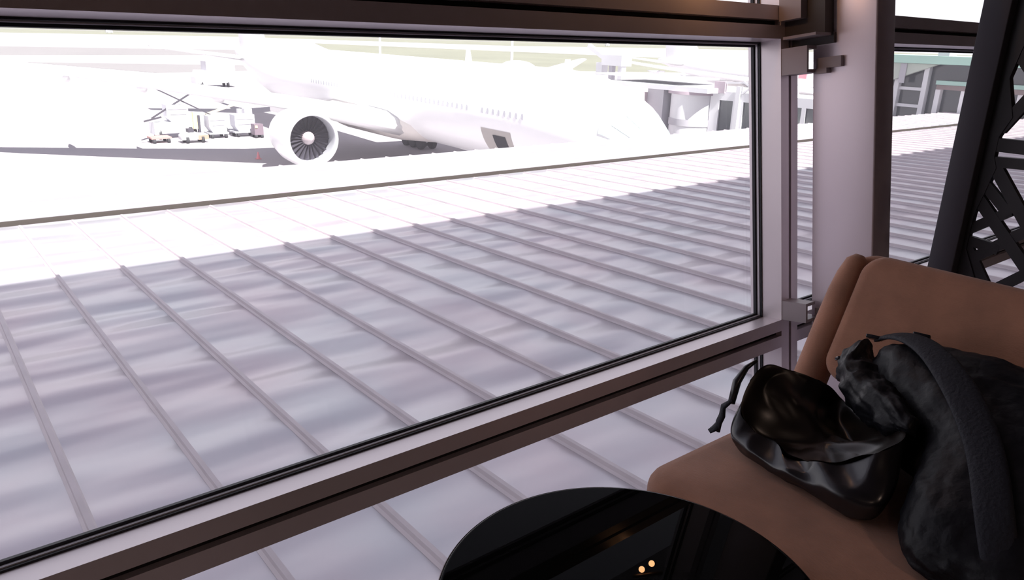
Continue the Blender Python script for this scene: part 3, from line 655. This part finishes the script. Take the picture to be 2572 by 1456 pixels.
# ------------------------------------------------------------------ jet bridge at the nose
def at(x, y, h): return Vector((x, y, AZ + h))
pinkish = mat('canopy_fabric', (.50, .42, .45), .8); mauve = mat('sign_mauve', (.40, .33, .38), .6)
jb = thing('jet_bridge', 'white jet bridge with round tower docked near the airliner nose', 'jet bridge', at(38, 30.1, 0))
bm = B(); lathe(bm, [(0, 4.2), (1.45, 4.2), (1.45, 7.45), (0, 7.45)], 40, lambda p: p + at(38.4, 30.2, 0)); obj('rotunda', bm, white_b, jb, True)
bm = B(); lathe(bm, [(1.47, 5.6), (1.5, 5.6), (1.5, 6.0), (1.47, 6.0), (1.47, 5.6)], 40, lambda p: p + at(38.4, 30.2, 0)); obj('grey_band', bm, grey_b, jb, True)
bm = B(); lathe(bm, [(0, 7.45), (1.65, 7.45), (1.65, 7.62), (0, 7.62)], 40, lambda p: p + at(38.4, 30.2, 0)); obj('rotunda_cap', bm, mauve, jb, True)
bm = B(); lathe(bm, [(0, 0), (.45, 0), (.45, 4.2), (0, 4.2)], 20, lambda p: p + at(38.4, 30.2, 0)); obj('pedestal', bm, grey_b, jb, True)
bm = B(); box(bm, at(36.9, 28.2, 7.62), at(41, 36.6, 7.9)); box(bm, at(37.4, 30.5, 8.2), at(41, 38, 8.3)); obj('flat_roof', bm, white_b, jb)
bm = B(); box(bm, at(37.2, 31.7, 4.4), at(40, 33.0, 7.6)); obj('cab', bm, grey_b, jb)
for q in range(7):
    bm = B(); y0 = 33.0 + q * .26; box(bm, at(36.2 + .04 * (q % 2), y0, 4.5 + .05 * (q % 2)), at(39.5, y0 + .22, 7.35 - .09 * q)); obj('canopy_fold', bm, pinkish, jb)
bm = B(); box(bm, at(38.0, 18.5, 4.4), at(41.0, 28.75, 4.9)); box(bm, at(38.0, 18.5, 7.25), at(41.0, 28.75, 7.75)); obj('walkway_frame', bm, white_b, jb)
for ya, yb in ((27.15, 28.1), (25.3, 26.45), (23.9, 25.0), (22.75, 23.6), (21.6, 22.5), (18.7, 21.3)):
    bm = B(); box(bm, at(38.1, ya, 4.9), at(38.2, yb, 7.25)); obj('walkway_window', bm, dark_glass, jb)
for ya, yb in ((26.45, 27.15), (28.1, 28.75), (25.0, 25.3), (23.6, 23.9), (22.5, 22.75), (21.3, 21.6)):
    bm = B(); box(bm, at(38.0, ya, 4.9), at(38.25, yb, 7.25)); obj('walkway_post', bm, white_b, jb)
bm = B(); box(bm, at(37.9, 27.75, 7.65), at(38.1, 28.5, 8.3)); obj('sign_panel', bm, mauve, jb, label='small mauve sign panel')
bm = B(); bar(bm, at(38, 26.8, 5), at(38, 26.8, 8.1), .28, .28); bar(bm, at(38, 26.6, 7.7), at(38, 25.6, 8.4), .1, .1); bar(bm, at(38, 26.6, 8.4), at(38, 25.4, 7.7), .1, .1); bar(bm, at(38, 28.4, 8.2), at(38, 25.2, 8.4), .08, .08); obj('truss', bm, white_b, jb)
# second bridge further away
jb2 = thing('jet_bridge', 'pale lift tower with rods showing above the airliner nose', 'jet bridge', at(47, 48, 0))
bm = B(); box(bm, at(47.0, 44.7, 0), at(47.5, 45.15, 8.75)); obj('tower', bm, white_b, jb2)
bm = B(); box(bm, at(46.8, 44.6, 8.4), at(48, 46.9, 9.25)); box(bm, at(46.9, 46.9, 7.6), at(47.6, 47.6, 8.6)); obj('head_box', bm, white_b, jb2)
bm = B(); bar(bm, at(47.2, 46.0, 3), at(47.2, 46.0, 8.4), .4, .4); obj('grey_mast', bm, grey_b, jb2)
bm = B(); bar(bm, at(47.2, 47.0, 9.0), at(47.2, 48.9, 9.9), .35, .35); obj('boom', bm, white_b, jb2)

# ------------------------------------------------------------------ glazed pier with green roof edge at the right
green = mat('green_fascia', (.30, .47, .41), .5, noise=.05, nscale=.8); pgreen = mat('sunlit_green_panel', (.47, .52, .46), .6)
pier = thing('glazed_pier', 'glass terminal pier with pale green roof edge right of the column', 'building', (33, 12, AZ))
bm = B(); box(bm, (30.15, 6, AZ), (36, 15.3, AZ + 9.9)); obj('glass_wall', bm, dark_glass, pier)
bm = B(); box(bm, (29.6, 5, AZ + 9.92), (37, 15.6, AZ + 10.2)); obj('roof_fascia', bm, green, pier, label='mint green roof edge')
bm = B(); prism(bm, [(12.7, 9.91), (14.6, 9.15), (15.3, 8.95), (15.3, 9.91)], 29.75, 29.95, lambda y, z, x: Vector((x, y, AZ + z))); obj('sunlit_roof_panel', bm, pgreen, pier)  # pale panel painted as the sunlit slope of a lower roof
bm = B(); box(bm, (29.7, 13.78, AZ + 9.2), (29.74, 14.0, AZ + 9.9)); obj('downpipe', bm, grey_b, pier)
bm = B(); box(bm, (29.7, 6, AZ + 9.22), (30.14, 12.62, AZ + 9.36)); obj('canopy_edge', bm, green, pier)
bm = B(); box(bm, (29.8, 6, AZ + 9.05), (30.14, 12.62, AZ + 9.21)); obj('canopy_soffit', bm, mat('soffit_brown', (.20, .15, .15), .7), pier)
for ya in (14.05, 13.02, 12.5, 11.62, 10.7, 9.8, 15.1):
    bm = B(); box(bm, (29.9, ya, AZ + 5), (30.15, ya + .17, AZ + (9.9 if ya > 12.6 else 9.04))); obj('frame_post', bm, white_b, pier)
for zz in (8.95, 8.33):
    bm = B(); box(bm, (30.0, 13.2, AZ + zz), (30.15, 15.28, AZ + zz + .11)); obj('frame_transom', bm, white_b, pier)
bm = B(); box(bm, (30.3, 12.6, AZ + 10.2), (30.9, 13.0, AZ + 10.42)); obj('vent_box', bm, grey_b, pier)
# ------------------------------------------------------------------ ground equipment under the wing
yel = mat('safety_yellow', (.80, .62, .28), .5); redp = mat('dolly_red', (.50, .24, .22), .6); rust = mat('tractor_rust', (.40, .24, .18), .6)
canv = mat('container_grey', (.62, .62, .67), .5); darks = mat('equipment_dark', (.05, .045, .06), .6)
def wheelset(r, pts, rad, m=tyre):
    for x, y in pts:
        bm = B(); lathe(bm, [(0, -.12), (rad, -.12), (rad, .12), (0, .12)], 16, lambda p: Vector((x + p.z, y + p.x, AZ + rad + p.y))); obj('wheel', bm, m, r)
ld = thing('cargo_loader', 'scissor lift cargo loader with crossed dark arms under the airliner wing', 'cargo loader', at(21.6, 79, 0))
bm = B(); bar(bm, at(18.9, 79, 2.0), at(23.3, 79, 4.6), .14, .14); obj('scissor_arm', bm, darks, ld)
bm = B(); bar(bm, at(19.6, 79.3, 4.75), at(24.6, 79.3, 2.1), .12, .12); obj('scissor_arm', bm, darks, ld)
bm = B(); bar(bm, at(18.2, 79, 1.75), at(19.8, 79, 2.1), .2, .14); obj('guide_roller', bm, darks, ld)
bm = B(); box(bm, at(19.0, 78.7, 1.1), at(23.4, 80.6, 1.6)); box(bm, at(19.0, 78.7, .45), at(19.5, 80.6, 1.1)); obj('platform', bm, white_b, ld)
bm = B(); box(bm, at(22.55, 78.4, .9), at(22.95, 78.65, 2.5)); obj('side_panel', bm, yel, ld, label='yellow side panel')
bm = B(); box(bm, at(22.95, 78.35, .5), at(23.2, 78.6, 2.2)); obj('dark_mast', bm, darks, ld)
wheelset(ld, ((19.5, 79), (22.8, 79), (19.5, 80.4), (22.8, 80.4)), .42)
def ulc(x, y, h0, w, lab):
    r = thing('cargo_container', lab, 'cargo container', at(x, y, h0), 'cargo containers under the wing')
    bm = B(); prism(bm, [(-w / 2, .55), (-w / 2 + .35, 0.02), (w / 2, .02), (w / 2, 1.62), (-w / 2, 1.62)], -.75, .75, lambda a, b, c: at(x + a, y + c, h0 + b)); obj('shell', bm, canv, r)
    bm = B(); box(bm, at(x - w / 2 + .3, y - .8, h0 + .7), at(x + w / 2 - .2, y - .76, h0 + .74)); box(bm, at(x - w / 2 + .1, y - .8, h0 + 1.2), at(x + w / 2 - .1, y - .76, h0 + 1.24)); obj('rail', bm, grey_b, r)
ulc(21.3, 79.6, 1.605, 2.0, 'silver cargo container resting on the scissor loader platform')
ulc(24.6, 78.2, .55, 1.7, 'silver cargo container on the dolly just right of the loader')
ulc(27.3, 78.2, .55, 2.0, 'silver cargo container on the dolly farther right near the engine')
def dolly(x, y, lab, m=canv, l=2.4):
    r = thing('baggage_dolly', lab, 'dolly', at(x, y, 0), 'dollies under the wing')
    bm = B(); box(bm, at(x - l / 2, y - .8, .40), at(x + l / 2, y + .8, .55)); obj('deck', bm, m, r)
    bm = B(); bar(bm, at(x - l / 2 - .7, y, .3), at(x - l / 2, y, .45), .08, .08); obj('tow_bar', bm, darks, r)
    wheelset(r, ((x - l * .35, y - .7), (x + l * .35, y - .7), (x - l * .35, y + .7), (x + l * .35, y + .7)), .2)
dolly(24.65, 78.2, 'flat dolly carrying the container right of the loader', l=1.9); dolly(27.4, 78.2, 'flat dolly carrying the container nearest the engine')
dolly(18.9, 76.9, 'empty dusty red dolly left of the white tractor', redp, 1.8)
tg = thing('tow_tractor', 'low white tow tractor with rust coloured rear under the wing', 'tow tractor', at(21.8, 75.6, 0))
bm = B(); prism(bm, [(-1.2, .3), (-1.2, .7), (-.9, .95), (.2, 1.0), (.3, .85), (1.2, .8), (1.2, .3)], -.6, .6, lambda a, b, c: at(21.6 + a, 75.6 + c, b)); bevel(obj('body', bm, white_b, tg), .05, 2)
bm = B(); box(bm, at(21.9, 74.96, .3), at(22.85, 75.02, .72)); obj('rear_panel', bm, rust, tg, label='rust coloured panel')
bm = B(); box(bm, at(21.1, 75.2, .98), at(21.6, 76, 1.3)); obj('seat', bm, darks, tg)
wheelset(tg, ((20.9, 75.05), (22.3, 75.05), (20.9, 76.15), (22.3, 76.15)), .3)
gp = thing('ground_power_unit', 'dark box shaped ground power unit beside the engine', 'power unit', at(28.2, 76.4, 0))
bm = B(); box(bm, at(27.7, 76, .3), at(28.6, 77, 1.35)); obj('housing', bm, mat('unit_purple', (.16, .12, .15), .6), gp)
bm = B(); box(bm, at(27.75, 75.93, 1.0), at(28.0, 75.99, 1.25)); obj('warning_light', bm, yel, gp); wheelset(gp, ((27.85, 76.1), (28.45, 76.1), (27.85, 76.9), (28.45, 76.9)), .16)
bl = thing('belt_loader', 'belt loader with raised pale yellow boom beside the engine', 'belt loader', at(26.8, 81, 0))
bm = B(); bar(bm, at(24.6, 81, 2.0), at(29.6, 81, 3.5), .5, .16); obj('belt_boom', bm, mat('boom_sand', (.55, .47, .33), .6), bl)
bm = B(); box(bm, at(25.8, 80.3, .4), at(29.3, 81.7, 1.1)); obj('chassis', bm, canv, bl)
bm = B(); box(bm, at(28.3, 80.2, 1.1), at(29.1, 81, 2.5)); box(bm, at(27.6, 80.2, 2.0), at(28.0, 80.6, 2.5)); obj('cab', bm, darks if False else canv, bl)
wheelset(bl, ((26.3, 80.4), (28.8, 80.4), (26.3, 81.6), (28.8, 81.6)), .35)
cn = thing('traffic_cone', 'small red traffic cone on the apron left of the engine', 'traffic cone', at(23.2, 63.3, 0))
bm = B(); lathe(bm, [(0, .02), (.17, .02), (.05, .55), (.03, .6), (0, .6)], 20, lambda p: p + at(23.2, 63.3, 0)); obj('cone', bm, mat('cone_red', (.85, .30, .33), .5), cn)
bm = B(); box(bm, at(22.98, 63.08, 0.001), at(23.42, 63.52, .03)); obj('base', bm, mat('cone_base', (.6, .1, .1), .6), cn)
tk = thing('box_truck', 'pale grey box truck parked behind the airliner fuselage', 'truck', at(49, 147, 0))
bm = B(); box(bm, at(45.2, 146, .8), at(50.4, 149, 4.6)); obj('cargo_box', bm, grey_b, tk)
bm = B(); prism(bm, [(0, .7), (2.0, .7), (2.0, 3.0), (.5, 3.0), (0, 1.8)], 146.1, 148.9, lambda a, b, y: at(43.2 + a, y, b)); obj('cab', bm, white_b, tk)
wheelset(tk, ((44.3, 146.3), (49, 146.3), (44.3, 148.7), (49, 148.7)), .5)
# lamp masts behind the airliner
for (x, y, lab) in ((118.5, 214, 'tall pale lamp mast left of the airliner roof antenna'), (127, 160, 'tall pale lamp mast rising behind the middle of the airliner')):
    r = thing('lamp_mast', lab, 'lamp post', at(x, y, 0), 'lamp masts on the apron')
    bm = B(); tube(bm, [at(x, y, 0), at(x, y, 22)], [.42, .22], 12); obj('pole', bm, white_b, r, True)
    bm = B(); box(bm, at(x - 1.6, y - .3, 21.9), at(x + 1.6, y + .3, 22.5)); obj('lamp_head', bm, grey_b, r)
# far service vehicles along the perimeter road
random.seed(11)
veh = [(230, 1120, 'small white van on the far perimeter road at the left edge of view'), (1010, 1000, 'small white van on the far perimeter road above the airliner nose')]
for x, y, lab in veh:
    r = thing('service_van', lab, 'van', at(x, y, .031), 'distant vans on the perimeter road')
    bm = B(); prism(bm, [(-4, .8), (-4, 5.2), (2, 5.2), (3.6, 3.2), (4, .8)], -2, 2, lambda a, b, c: at(x + a, y + c, b)); obj('body', bm, white_b, r)
    wheelset(r, ((x - 2.5, y - 2), (x + 2.5, y - 2), (x - 2.5, y + 2), (x + 2.5, y + 2)), .8); r.location.z += .04
